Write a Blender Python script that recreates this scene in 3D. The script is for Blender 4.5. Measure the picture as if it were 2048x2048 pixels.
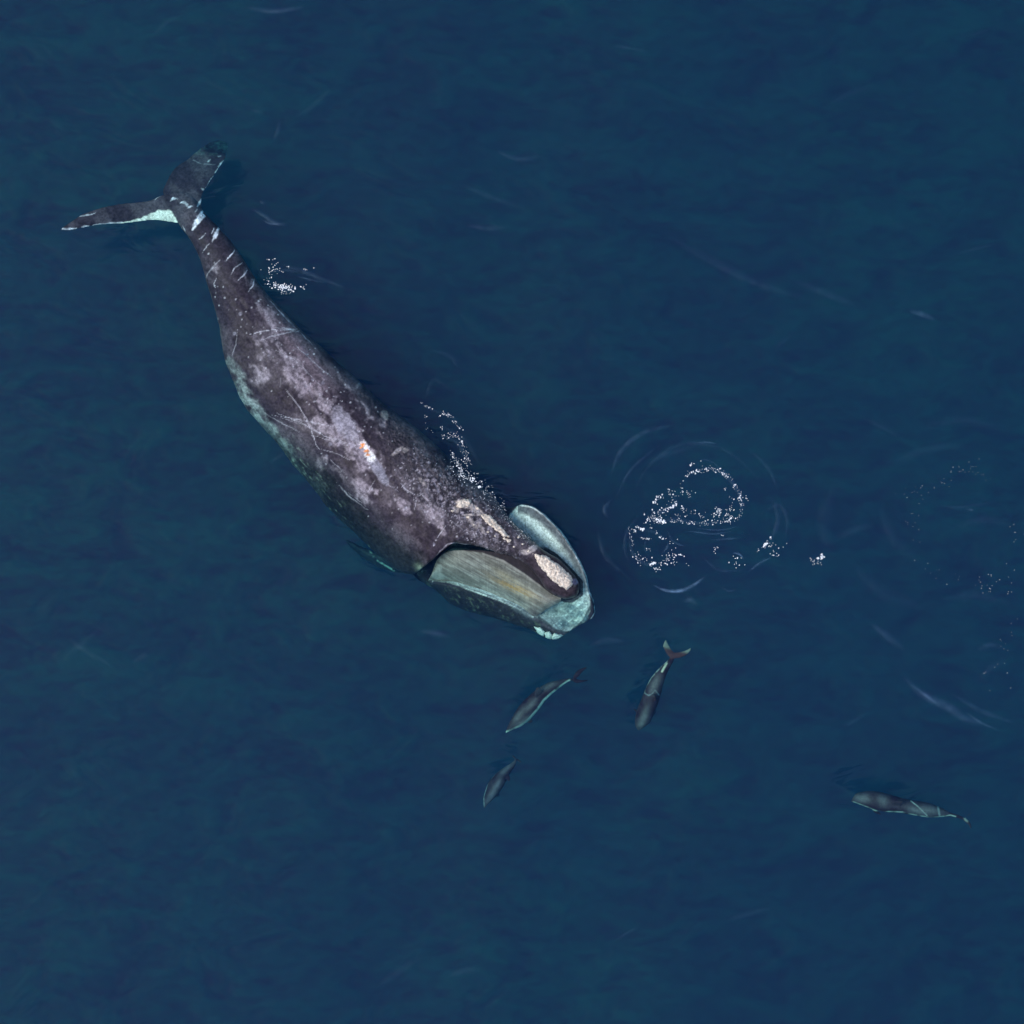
import bpy, bmesh, math, random
import numpy as np
from mathutils import Vector
from mathutils.bvhtree import BVHTree

for o in list(bpy.data.objects):
    bpy.data.objects.remove(o)
random.seed(7); rng = np.random.default_rng(7)

# ------------------------------------------------------------ camera, sky, sun
SC = bpy.context.scene
COL = SC.collection
H = 110.0                     # metres above the sea
W = 26.0                      # width of sea surface in view
S = W / 2048.0                # metres per photo pixel at the surface
cam = bpy.data.cameras.new('camera'); camo = bpy.data.objects.new('camera', cam); COL.objects.link(camo)
camo.location = (0, 0, H); cam.sensor_width = 36; cam.lens = 36 * H / W
cam.clip_start = 1; cam.clip_end = 6000
SC.camera = camo

SUN_EL, SUN_AZ = math.radians(60), math.radians(188)     # azimuth from +X towards +Y: high sun, a little to the lower left
wd = bpy.data.worlds.new('World'); SC.world = wd; wd.use_nodes = True
nt = wd.node_tree; nt.nodes.clear()
sky = nt.nodes.new('ShaderNodeTexSky'); sky.sky_type = 'NISHITA'; sky.sun_disc = False
sky.sun_elevation = SUN_EL; sky.sun_rotation = math.radians(90) - SUN_AZ
bg = nt.nodes.new('ShaderNodeBackground'); bg.inputs[1].default_value = 0.15
wo = nt.nodes.new('ShaderNodeOutputWorld')
nt.links.new(sky.outputs[0], bg.inputs[0]); nt.links.new(bg.outputs[0], wo.inputs[0])
sl = bpy.data.lights.new('sun', 'SUN'); sl.energy = 1.5; sl.angle = math.radians(24); sl.color = (1.0, 0.945, 0.88)     # sun through thin high cloud: the photograph shows no hard shadow
so = bpy.data.objects.new('sun', sl); COL.objects.link(so)
sd = Vector((math.cos(SUN_EL) * math.cos(SUN_AZ), math.cos(SUN_EL) * math.sin(SUN_AZ), math.sin(SUN_EL)))
so.rotation_euler = sd.to_track_quat('Z', 'Y').to_euler(); so.location = sd * 60
EXPO = 0.55
SC.view_settings.view_transform = 'Standard'; SC.view_settings.look = 'None'
SC.view_settings.exposure = EXPO; SC.view_settings.gamma = 1
SC.render.engine = 'CYCLES'
SC.cycles.volume_bounces = 1; SC.cycles.transparent_max_bounces = 16
SC.cycles.use_denoising = True

# ------------------------------------------------------------ helpers
def P(px, py, z):
    """photo pixel at depth z -> world (numpy friendly)"""
    f = (H - z) / H * S
    return (px - 1024.0) * f, (1024.0 - py) * f, z

def UNP(co):
    f = (H - co[:, 2]) / H * S
    return np.stack([co[:, 0] / f + 1024.0, 1024.0 - co[:, 1] / f], 1)

def mkobj(name, verts, faces, mat=None, parent=None, smooth=True):
    me = bpy.data.meshes.new(name); me.from_pydata([tuple(v) for v in verts], [], [tuple(f) for f in faces]); me.update()
    if smooth: me.polygons.foreach_set('use_smooth', [True] * len(me.polygons))
    o = bpy.data.objects.new(name, me); COL.objects.link(o)
    if mat: me.materials.append(mat)
    if parent: o.parent = parent
    return o

def tag(o, label=None, cat=None, group=None, kind=None):
    if label: o['label'] = label
    if cat: o['category'] = cat
    if group: o['group'] = group
    if kind: o['kind'] = kind
    return o

def catmull(st, n):
    st = np.array(st, float); k = len(st)
    d = np.zeros(k); d[1:] = np.cumsum(np.hypot(*(np.diff((st[:, 0:2] + st[:, 2:4]) / 2, axis=0)).T) + 1e-3)
    t = np.linspace(0, d[-1], n); out = np.zeros((n, st.shape[1]))
    m = np.gradient(st, d, axis=0)
    i = np.clip(np.searchsorted(d, t, side='right') - 1, 0, k - 2)
    h = (d[i + 1] - d[i])[:, None]; u = ((t - d[i]) / (d[i + 1] - d[i]))[:, None]
    out = (2*u**3-3*u**2+1)*st[i] + (u**3-2*u**2+u)*h*m[i] + (-2*u**3+3*u**2)*st[i+1] + (u**3-u**2)*h*m[i+1]
    return out

def ring_solid(rings):
    """rings: (n, m, 3) closed loops -> verts, faces with end caps"""
    n, m, _ = rings.shape
    V = rings.reshape(-1, 3).tolist(); F = []
    for i in range(n - 1):
        a = i * m
        for j in range(m):
            k = (j + 1) % m
            F.append((a + j, a + k, a + m + k, a + m + j))
    c0 = rings[0].mean(0).tolist(); c1 = rings[-1].mean(0).tolist()
    i0 = len(V); V += [c0, c1]
    for j in range(m):
        k = (j + 1) % m
        F.append((i0, k, j)); F.append((i0 + 1, (n-1)*m + j, (n-1)*m + k))
    return V, F

def loft(st, n=160, m=72, power=2.0, roll=0.0):
    """st rows: Lx Ly Rx Ry ztop zmid zbottom (photo pixels, metres)"""
    q = catmull(st, n); th = np.linspace(0, 2 * math.pi, m, endpoint=False)
    c, s = np.cos(th), np.sin(th); e = 2.0 / power
    c = np.sign(c) * np.abs(c) ** e; s = np.sign(s) * np.abs(s) ** e
    rings = np.zeros((n, m, 3))
    for i, r in enumerate(q):
        cx, cy = (r[0] + r[2]) / 2, (r[1] + r[3]) / 2; hx, hy = (r[2] - r[0]) / 2, (r[3] - r[1]) / 2
        z = r[5] + np.where(s > 0, (r[4] - r[5]) * s, (r[5] - r[6]) * s)
        k = c + roll * s * (1 - np.abs(c))
        x, y, z = P(cx + hx * k, cy + hy * k, z)
        rings[i] = np.stack([x, y, z], 1)
    return ring_solid(rings)

def join_remesh(pieces, voxel, smooth_it=2):
    V, F = [], []
    for v, f in pieces:
        b = len(V); V += list(v); F += [tuple(i + b for i in q) for q in f]
    o = mkobj('tmp', V, F)
    bm = bmesh.new(); bm.from_mesh(o.data); bmesh.ops.recalc_face_normals(bm, faces=bm.faces); bm.to_mesh(o.data); bm.free()
    md = o.modifiers.new('r', 'REMESH'); md.mode = 'VOXEL'; md.voxel_size = voxel; md.use_smooth_shade = True
    if smooth_it:
        sm = o.modifiers.new('s', 'SMOOTH'); sm.iterations = smooth_it; sm.factor = 0.5
    dg = bpy.context.evaluated_depsgraph_get()
    me = bpy.data.meshes.new_from_object(o.evaluated_get(dg))
    bpy.data.objects.remove(o)
    return me

def coords(me):
    a = np.empty(len(me.vertices) * 3, np.float32); me.vertices.foreach_get('co', a); return a.reshape(-1, 3).astype(float)
def normals(me):
    a = np.empty(len(me.vertices) * 3, np.float32); me.vertices.foreach_get('normal', a); return a.reshape(-1, 3).astype(float)
def set_attr(me, name, val):
    at = me.attributes.new(name, 'FLOAT', 'POINT'); at.data.foreach_set('value', np.ascontiguousarray(val, dtype=np.float32))
def set_col(me, name, rgb):
    at = me.attributes.new(name, 'FLOAT_COLOR', 'POINT')
    a = np.ones((len(rgb), 4), np.float32); a[:, :3] = np.clip(rgb, 0, 1); at.data.foreach_set('color', a.ravel())

def vnoise(x, y, seed=0):
    xi, yi = np.floor(x).astype(np.int64), np.floor(y).astype(np.int64); fx, fy = x - xi, y - yi
    fx = fx*fx*(3-2*fx); fy = fy*fy*(3-2*fy)
    def h(a, b):
        n = (a * 374761393 + b * 668265263 + seed * 1442695041) & 0xffffffff
        n = ((n ^ (n >> 13)) * 1274126177) & 0xffffffff
        return ((n ^ (n >> 16)) & 0xffff) / 65535.0
    return (h(xi,yi)*(1-fx)+h(xi+1,yi)*fx)*(1-fy) + (h(xi,yi+1)*(1-fx)+h(xi+1,yi+1)*fx)*fy
def fbm(x, y, oct=4, seed=0):
    t, a, s = 0, .5, 0
    for k in range(oct):
        t = t + a * vnoise(x * 2**k, y * 2**k, seed + k * 17); s += a; a *= .55
    return t / s
def sstep(a, b, x):
    t = np.clip((x - a) / (b - a), 0, 1); return t*t*(3-2*t)
def seg_dist(p, a, b):
    a, b = np.array(a, float), np.array(b, float); d = b - a
    t = np.clip(((p - a) @ d) / (d @ d + 1e-9), 0, 1)
    return np.hypot(*(p - (a + t[:, None] * d)).T)
def line_dist(p, pts):
    return np.min([seg_dist(p, pts[i], pts[i+1]) for i in range(len(pts) - 1)], axis=0)
def sdf(p, poly):
    """signed distance (positive inside) to polygon in px"""
    n = len(poly); ins = np.zeros(len(p), bool)
    for i in range(n):
        (x1, y1), (x2, y2) = poly[i], poly[(i+1) % n]
        c = ((y1 > p[:, 1]) != (y2 > p[:, 1])) & (p[:, 0] < (x2-x1) * (p[:, 1]-y1) / ((y2-y1) + 1e-9) + x1)
        ins ^= c
    d = line_dist(p, list(poly) + [poly[0]])
    return np.where(ins, d, -d)
def blob(p, cx, cy, a, b, ang):
    """elliptic falloff, 1 in centre; a along ang (deg, photo x right y down)"""
    c, s = math.cos(math.radians(ang)), math.sin(math.radians(ang))
    dx, dy = p[:, 0]-cx, p[:, 1]-cy
    return np.exp(-(((dx*c+dy*s)/a)**2 + ((-dx*s+dy*c)/b)**2))
def mix(c, col, f):
    return c * (1 - f[:, None]) + np.array(col) * f[:, None]

# ------------------------------------------------------------ materials
def new_mat(name):
    m = bpy.data.materials.new(name); m.use_nodes = True; t = m.node_tree; t.nodes.clear()
    return m, t, lambda k: t.nodes.new(k), lambda a, b: t.links.new(a, b)

def skin_mat(name, rough=0.34, bump=0.4, spec=0.4, fine=26.0, grain=.27):
    """colour from the painted skin attribute, broken up by procedural mottling; wet gloss"""
    m, t, N, L = new_mat(name)
    out = N('ShaderNodeOutputMaterial'); b = N('ShaderNodeBsdfPrincipled'); L(b.outputs[0], out.inputs[0])
    at = N('ShaderNodeAttribute'); at.attribute_name = 'skin'
    ro = N('ShaderNodeAttribute'); ro.attribute_name = 'rugged'
    tc = N('ShaderNodeTexCoord')
    n1 = N('ShaderNodeTexNoise'); n1.inputs['Scale'].default_value = 7; n1.inputs['Detail'].default_value = 8; n1.inputs['Roughness'].default_value = .7
    L(tc.outputs['Object'], n1.inputs['Vector'])
    mr = N('ShaderNodeMapRange'); mr.inputs['From Min'].default_value = .3; mr.inputs['From Max'].default_value = .7
    mr.inputs['To Min'].default_value = .72; mr.inputs['To Max'].default_value = 1.3
    L(n1.outputs['Fac'], mr.inputs['Value'])
    mu = N('ShaderNodeVectorMath'); mu.operation = 'SCALE'; L(at.outputs['Color'], mu.inputs[0]); 
    n4 = N('ShaderNodeTexNoise'); n4.inputs['Scale'].default_value = 17; n4.inputs['Detail'].default_value = 6; n4.inputs['Roughness'].default_value = .75; L(tc.outputs['Object'], n4.inputs['Vector'])
    m4 = N('ShaderNodeMapRange'); m4.inputs['From Min'].default_value = .36; m4.inputs['From Max'].default_value = .64; m4.inputs['To Min'].default_value = 1 - grain; m4.inputs['To Max'].default_value = 1 + grain; L(n4.outputs['Fac'], m4.inputs['Value'])
    m5 = N('ShaderNodeMath'); m5.operation = 'MULTIPLY'; L(mr.outputs[0], m5.inputs[0]); L(m4.outputs[0], m5.inputs[1]); L(m5.outputs[0], mu.inputs['Scale'])
    L(mu.outputs[0], b.inputs['Base Color'])
    n2 = N('ShaderNodeTexNoise'); n2.inputs['Scale'].default_value = fine; n2.inputs['Detail'].default_value = 5; n2.inputs['Roughness'].default_value = .65
    L(tc.outputs['Object'], n2.inputs['Vector'])
    n3 = N('ShaderNodeTexVoronoi'); n3.inputs['Scale'].default_value = 9; L(tc.outputs['Object'], n3.inputs['Vector'])
    ad = N('ShaderNodeMath'); ad.operation = 'ADD'; L(n2.outputs['Fac'], ad.inputs[0]); L(n3.outputs['Distance'], ad.inputs[1])
    st = N('ShaderNodeMath'); st.operation = 'MULTIPLY_ADD'; L(ro.outputs['Fac'], st.inputs[0]); st.inputs[1].default_value = 1.0; st.inputs[2].default_value = .12
    bp = N('ShaderNodeBump'); bp.inputs['Distance'].default_value = bump * .12
    L(st.outputs[0], bp.inputs['Strength']); L(ad.outputs[0], bp.inputs['Height'])
    L(bp.outputs[0], b.inputs['Normal'])
    b.inputs['Roughness'].default_value = rough
    sp = N('ShaderNodeMath'); sp.operation = 'MULTIPLY_ADD'; L(ro.outputs['Fac'], sp.inputs[0]); sp.inputs[1].default_value = .35; sp.inputs[2].default_value = spec * .15
    L(sp.outputs[0], b.inputs['Specular IOR Level'])     # only the skin that breaks the surface is glossy; under water it is index-matched
    return m

def plain_mat(name, col, rough=.5, nscale=20, var=.25, bump=.3, bdist=.02, spec=.4):
    m, t, N, L = new_mat(name)
    out = N('ShaderNodeOutputMaterial'); b = N('ShaderNodeBsdfPrincipled'); L(b.outputs[0], out.inputs[0])
    tc = N('ShaderNodeTexCoord'); n = N('ShaderNodeTexNoise'); n.inputs['Scale'].default_value = nscale; n.inputs['Detail'].default_value = 6
    L(tc.outputs['Object'], n.inputs['Vector'])
    cr = N('ShaderNodeValToRGB'); e = cr.color_ramp.elements
    e[0].position = .3; e[0].color = (*[c * (1 - var) for c in col], 1); e[1].position = .7; e[1].color = (*[min(1, c * (1 + var)) for c in col], 1)
    L(n.outputs['Fac'], cr.inputs[0]); L(cr.outputs[0], b.inputs['Base Color'])
    bp = N('ShaderNodeBump'); bp.inputs['Strength'].default_value = bump; bp.inputs['Distance'].default_value = bdist
    L(n.outputs['Fac'], bp.inputs['Height']); L(bp.outputs[0], b.inputs['Normal'])
    b.inputs['Roughness'].default_value = rough; b.inputs['Specular IOR Level'].default_value = spec
    return m

# ------------------------------------------------------------ the sea
DEEP = -5.0
def build_sea():
    # stand-in sheet for deep water; surface sky sheen and mottling put into its colour
    m, t, N, L = new_mat('deep_sea_standin_sheen')
    out = N('ShaderNodeOutputMaterial'); b = N('ShaderNodeBsdfPrincipled'); L(b.outputs[0], out.inputs[0])
    tc = N('ShaderNodeTexCoord')
    def noise(scale, rot, stretch, det=4, rough=.55, dist=.0):
        mp = N('ShaderNodeMapping'); mp.inputs['Rotation'].default_value = (0, 0, math.radians(rot)); mp.inputs['Scale'].default_value = (1, stretch, 1)
        L(tc.outputs['Object'], mp.inputs['Vector'])
        n = N('ShaderNodeTexNoise'); n.inputs['Scale'].default_value = scale; n.inputs['Detail'].default_value = det
        n.inputs['Roughness'].default_value = rough; n.inputs['Distortion'].default_value = dist
        L(mp.outputs[0], n.inputs['Vector']); return n
    nA = noise(.11, -28, 1.5, 3, .5, .6)       # broad greenish / violet patches
    nB = noise(.55, -25, 2.2, 3, .5, .9)      # wind streaks
    nC = noise(2.0, -32, 2.3, 4, .55, .7)
    a1 = N('ShaderNodeMath'); a1.operation = 'MULTIPLY_ADD'; a1.inputs[1].default_value = .50; L(nB.outputs['Fac'], a1.inputs[0])
    a0 = N('ShaderNodeMath'); a0.operation = 'MULTIPLY'; a0.inputs[1].default_value = .50; L(nC.outputs['Fac'], a0.inputs[0]); L(a0.outputs[0], a1.inputs[2])
    r1 = N('ShaderNodeValToRGB'); e = r1.color_ramp.elements
    e[0].position = .36; e[0].color = (.005, .004, .013, 1); e[1].position = .62; e[1].color = (.010, .021, .029, 1)
    L(a1.outputs[0], r1.inputs[0])
    r2 = N('ShaderNodeValToRGB'); e = r2.color_ramp.elements
    e[0].position = .38; e[0].color = (1.0, .62, .96, 1); e[1].position = .62; e[1].color = (1.0, 1.16, 1.0, 1)
    L(nA.outputs['Fac'], r2.inputs[0])
    mx = N('ShaderNodeMix'); mx.data_type = 'RGBA'; mx.blend_type = 'MULTIPLY'; mx.inputs['Factor'].default_value = 1
    L(r1.outputs[0], mx.inputs['A']); L(r2.outputs[0], mx.inputs['B']); L(mx.outputs['Result'], b.inputs['Base Color'])
    bp = N('ShaderNodeBump'); bp.inputs['Strength'].default_value = .13; bp.inputs['Distance'].default_value = .30; L(nB.outputs['Fac'], bp.inputs['Height'])
    L(bp.outputs[0], b.inputs['Normal']); b.inputs['Roughness'].default_value = .6; b.inputs['Specular IOR Level'].default_value = .1
    gl = N('ShaderNodeBsdfGlossy'); gl.inputs['Roughness'].default_value = .12; L(bp.outputs[0], gl.inputs['Normal'])
    g2 = N('ShaderNodeMix'); g2.data_type = 'RGBA'; g2.blend_type = 'MULTIPLY'; g2.inputs['Factor'].default_value = 1; g2.inputs['B'].default_value = SHEEN
    rg = N('ShaderNodeValToRGB'); e = rg.color_ramp.elements; e[0].position = .36; e[0].color = (1.05, .48, .80, 1); e[1].position = .62; e[1].color = (.95, 1.55, 1.28, 1)
    L(a1.outputs[0], rg.inputs[0]); L(rg.outputs[0], g2.inputs['A']); L(g2.outputs['Result'], gl.inputs['Color'])
    ms = N('ShaderNodeAddShader'); L(b.outputs[0], ms.inputs[0]); L(gl.outputs[0], ms.inputs[1]); L(ms.outputs[0], out.inputs[0])
    n, R = 140, 1500.0
    g = np.linspace(-1, 1, n); g = np.sign(g) * np.abs(g) ** 3 * R
    X, Y = np.meshgrid(g, g); Z = DEEP + .03 * np.sin(X * .9 + Y * .5) * np.cos(Y * .7 - X * .3)
    V = np.stack([X, Y, Z], -1).reshape(-1, 3)
    F = [(i*n+j, i*n+j+1, (i+1)*n+j+1, (i+1)*n+j) for i in range(n-1) for j in range(n-1)]
    tag(mkobj('deep_water', V, F, m), kind='structure')
    # the clear upper layer: a closed body of water whose top is the sea surface
    m, t, N, L = new_mat('sea_water')
    out = N('ShaderNodeOutputMaterial')
    sc = N('ShaderNodeVolumeScatter'); sc.inputs['Color'].default_value = (.12, .28, .78, 1); sc.inputs['Density'].default_value = SCAT; sc.inputs['Anisotropy'].default_value = 0.0
    ab = N('ShaderNodeVolumeAbsorption'); ab.inputs['Color'].default_value = (.0, .75, .72, 1); ab.inputs['Density'].default_value = ABSO
    ad = N('ShaderNodeAddShader'); L(sc.outputs[0], ad.inputs[0]); L(ab.outputs[0], ad.inputs[1]); L(ad.outputs[0], out.inputs['Volume'])
    n, R = 120, 1500.0
    g = np.linspace(-1, 1, n); g = np.sign(g) * np.abs(g) ** 3 * R
    X, Y = np.meshgrid(g, g); Z = .03 * np.sin(X * 1.3 + Y * .8) * np.exp(-(X**2+Y**2) / 4e3)
    top = np.stack([X, Y, Z], -1).reshape(-1, 3); bot = top.copy(); bot[:, 2] = DEEP - 1.0
    q = n * n; F = []
    for i in range(n-1):
        for j in range(n-1):
            a = (i*n+j, i*n+j+1, (i+1)*n+j+1, (i+1)*n+j); F.append(a); F.append(tuple(k + q for k in reversed(a)))
    ed = [j for j in range(n)] + [i*n+n-1 for i in range(1, n)] + [(n-1)*n+j for j in range(n-2, -1, -1)] + [i*n for i in range(n-2, 0, -1)]
    for k in range(len(ed)):
        a, c = ed[k], ed[(k+1) % len(ed)]; F.append((c, a, a+q, c+q))
    tag(mkobj('water', np.vstack([top, bot]), F, m), kind='structure')
SCAT, ABSO, SHEEN = 0.05, 0.32, (.34, .039, .045, 1)
build_sea()

# ------------------------------------------------------------ the whale
TRUNK = [  # Lx Ly Rx Ry ztop zmid zbottom
 (346,404,380,384,-0.8,-0.92,-1.05),
 (348,424,392,402,-0.62,-0.86,-1.12),
 (359,450,410,426,-0.46,-0.84,-1.25),
 (379,477,434,452,-0.34,-0.572,-1.4),
 (398,513,462,483,-0.26,-0.5775,-1.55),
 (411,555,490,524,-0.2,-0.594,-1.75),
 (426,606,524,576,-0.15,-0.6325,-2),
 (440,664,560,614,-0.11,-0.671,-2.25),
 (450,718,590,648,-0.08,-0.715,-2.5),
 (465,759,618,674,-0.06,-0.759,-2.7),
 (485,805,650,700,-0.04,-0.7975,-2.9),
 (514,842,686,734,-0.02,-0.825,-3.05),
 (553,886,724,768,0,-0.847,-3.2),
 (585,930,764,804,0.02,-0.869,-3.3),
 (622,972,800,832,0.04,-0.88,-3.35),
 (650,1010,838,860,0.06,-0.891,-3.35),
 (686,1046,874,892,0.08,-0.9075,-3.3),
 (724,1082,908,926,0.1,-0.924,-3.2),
 (764,1118,938,954,0.12,-0.9075,-3.05),
 (800,1144,962,974,0.14,-0.8525,-2.8),
 (832,1146,984,992,0.16,-0.7425,-2.4),
 (856,1126,1000,1010,0.18,-0.605,-1.9),
 (878,1100,1011,1026,0.2,-0.65,-1.45),
 (904,1088,1024,1042,0.22,-0.45,-1.1),
 (945,1091,1042,1061,0.24,-0.32,-0.85),
 (986,1103,1062,1080,0.24,-0.25,-0.75),
 (1024,1114,1084,1097,0.24,-0.22,-0.72),
 (1052,1128,1102,1109,0.24,-0.22,-0.75),
 (1074,1153,1120,1121,0.24,-0.25,-0.8),
 (1096,1181,1142,1143,0.22,-0.3,-0.85),
 (1118,1195,1156,1162,0.16,-0.34,-0.85),
 (1138,1198,1160,1176,0.05,-0.38,-0.75),
 (1150,1195,1158,1186,-0.15,-0.4,-0.6)]
LOBE_W = [(400,440,372,384,-.72,-.86,-1.02),(372,447,348,384,-.70,-.80,-.92),(340,444,322,391,-.72,-.80,-.90),(310,440,298,401,-.72,-.79,-.88),(280,443,268,405,-.70,-.77,-.84),
 (245,447,238,408,-.68,-.74,-.81),(203,449,200,416,-.62,-.68,-.74),(172,454,162,430,-.56,-.61,-.67),(142,460,141,444,-.52,-.56,-.60),(122,460,124,456,-.50,-.53,-.56)]
LOBE_N = [(404,428,345,408,-.74,-.86,-1.0),(404,392,326,386,-.82,-.92,-1.04),(418,367,334,361,-.92,-1.00,-1.10),(434,343,351,335,-1.05,-1.12,-1.20),(444,328,378,316,-1.18,-1.24,-1.31),
 (453,312,398,298,-1.32,-1.37,-1.43),(457,298,414,286,-1.80,-1.85,-1.90),(457,286,436,280,-2.10,-2.13,-2.17)]
FLIP_L = [(860,1110,800,1060,-1.8,-2.1,-2.4),(828,1140,776,1100,-1.95,-2.15,-2.35),(798,1146,752,1104,-2.1,-2.25,-2.4),(765,1138,728,1096,-2.2,-2.32,-2.44),(730,1118,706,1084,-2.3,-2.4,-2.47),(700,1094,690,1078,-2.4,-2.46,-2.5)]
FLIP_R = [(940,1000,880,940,-1.7,-2.0,-2.3),(930,960,880,910,-2.1,-2.3,-2.5),(905,935,865,892,-2.5,-2.65,-2.8),(880,905,850,880,-2.8,-2.9,-3.0)]
# cup of the lower jaw: left rim, right rim (px), z of each, floor z, bottom z, outward bulge left/right px
JAW = [
 (815,1128,940,990,-1.7,-1.7,-2.1,-2.7,6,2),
 (842,1152,980,1008,-1.35,-1.4,-2.15,-2.9,10,2),
 (868,1163,1022,1016,-1.12,-1.0,-2.2,-3.0,14,2),
 (897,1167,1045,1010,-1.0,-.62,-1.7,-3.0,26,3),
 (928,1175,1070,1018,-.92,-.36,-1.6,-3.0,42,4),
 (960,1185,1094,1037,-.88,-.30,-1.5,-2.95,46,4),
 (995,1198,1120,1065,-.86,-.28,-1.45,-2.85,44,4),
 (1028,1211,1141,1096,-.85,-.30,-1.4,-2.7,40,4),
 (1058,1226,1160,1129,-.85,-.36,-1.35,-2.5,34,4),
 (1084,1241,1171,1159,-.85,-.45,-1.3,-2.3,28,4),
 (1106,1253,1178,1186,-.86,-.55,-1.22,-2.1,29,5),
 (1124,1262,1183,1207,-.90,-.66,-1.25,-1.95,26,7),
 (1141,1259,1184,1224,-.96,-.78,-1.15,-1.8,26,8),
 (1156,1252,1180,1238,-1.0,-.92,-1.12,-1.6,20,9)]
def jaw_solid(n=150):
    q = catmull([r[:4] + r[4:] for r in JAW], n)
    iv = np.linspace(0, 1, 34); rings = []
    for r in q:
        L_, R_ = np.array([r[0], r[1]]), np.array([r[2], r[3]]); zl, zr, zf, zb, ol, orr = r[4:]
        d = (R_ - L_) / (np.linalg.norm(R_ - L_) + 1e-6); pts = []
        for v in iv:                                  # inner surface, left rim -> right rim
            p = L_ * (1 - v) + R_ * v; rim = zl * (1 - v) + zr * v
            dep = 1 - (abs(2 * v - 1) ** 2.2 if v < .5 else abs(2 * v - 1) ** .85)
            pts.append((*p, rim + (zf - rim) * dep))
        for v in np.linspace(0, 1, 12)[1:]:            # over the right rim and down the outside
            p = R_ + d * orr * math.sin(v * math.pi / 2) ** .7; pts.append((*p, zr - (v ** 1.6) * (zr - (zb + .5)) * .5 + .03 * math.sin(v * math.pi)))
        mid = zr - (zr - (zb + .5)) * .5; midl = zl - (zl - (zb + .5)) * .5
        Ro, Lo = R_ + d * orr, L_ - d * ol
        for v in np.linspace(0, 1, 26)[1:-1]:          # belly side
            p = Ro * (1 - v) + Lo * v; base = mid * (1 - v) + midl * v
            pts.append((*p, base + (zb - base) * (1 - abs(2 * v - 1) ** 2.4)))
        for v in np.linspace(1, 0, 12)[:-1]:
            p = L_ - d * ol * math.sin(v * math.pi / 2) ** .8; pts.append((*p, zl - (v ** 1.6) * (zl - (zb + .5)) * .5 + .03 * math.sin(v * math.pi)))
        a = np.array(pts); x, y, z = P(a[:, 0], a[:, 1], a[:, 2]); rings.append(np.stack([x, y, z], 1))
    return ring_solid(np.array(rings))

RIM = [(868,1160),(897,1165),(928,1174),(960,1184),(995,1197),(1028,1210),(1058,1226),(1084,1242),(1106,1256),(1124,1264),(1145,1262),(1166,1248),(1181,1222),(1180,1196),(1172,1160),(1161,1132),(1142,1099),(1120,1067),(1093,1037),(1070,1019),(1048,1010),(1036,1010),(1010,1040),(950,1085),(904,1088),(866,1126)]
HEAD = [(1000,1003),(1022,1040),(1042,1060),(1075,1091),(1111,1113),(1140,1142),(1160,1164),(1160,1188),(1142,1200),(1119,1197),(1096,1183),(1074,1156),(1053,1128),(1026,1115),(986,1104),(945,1092),(904,1088),(880,1102),(864,1128),(862,1142),(700,1100),(860,880)]

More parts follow.
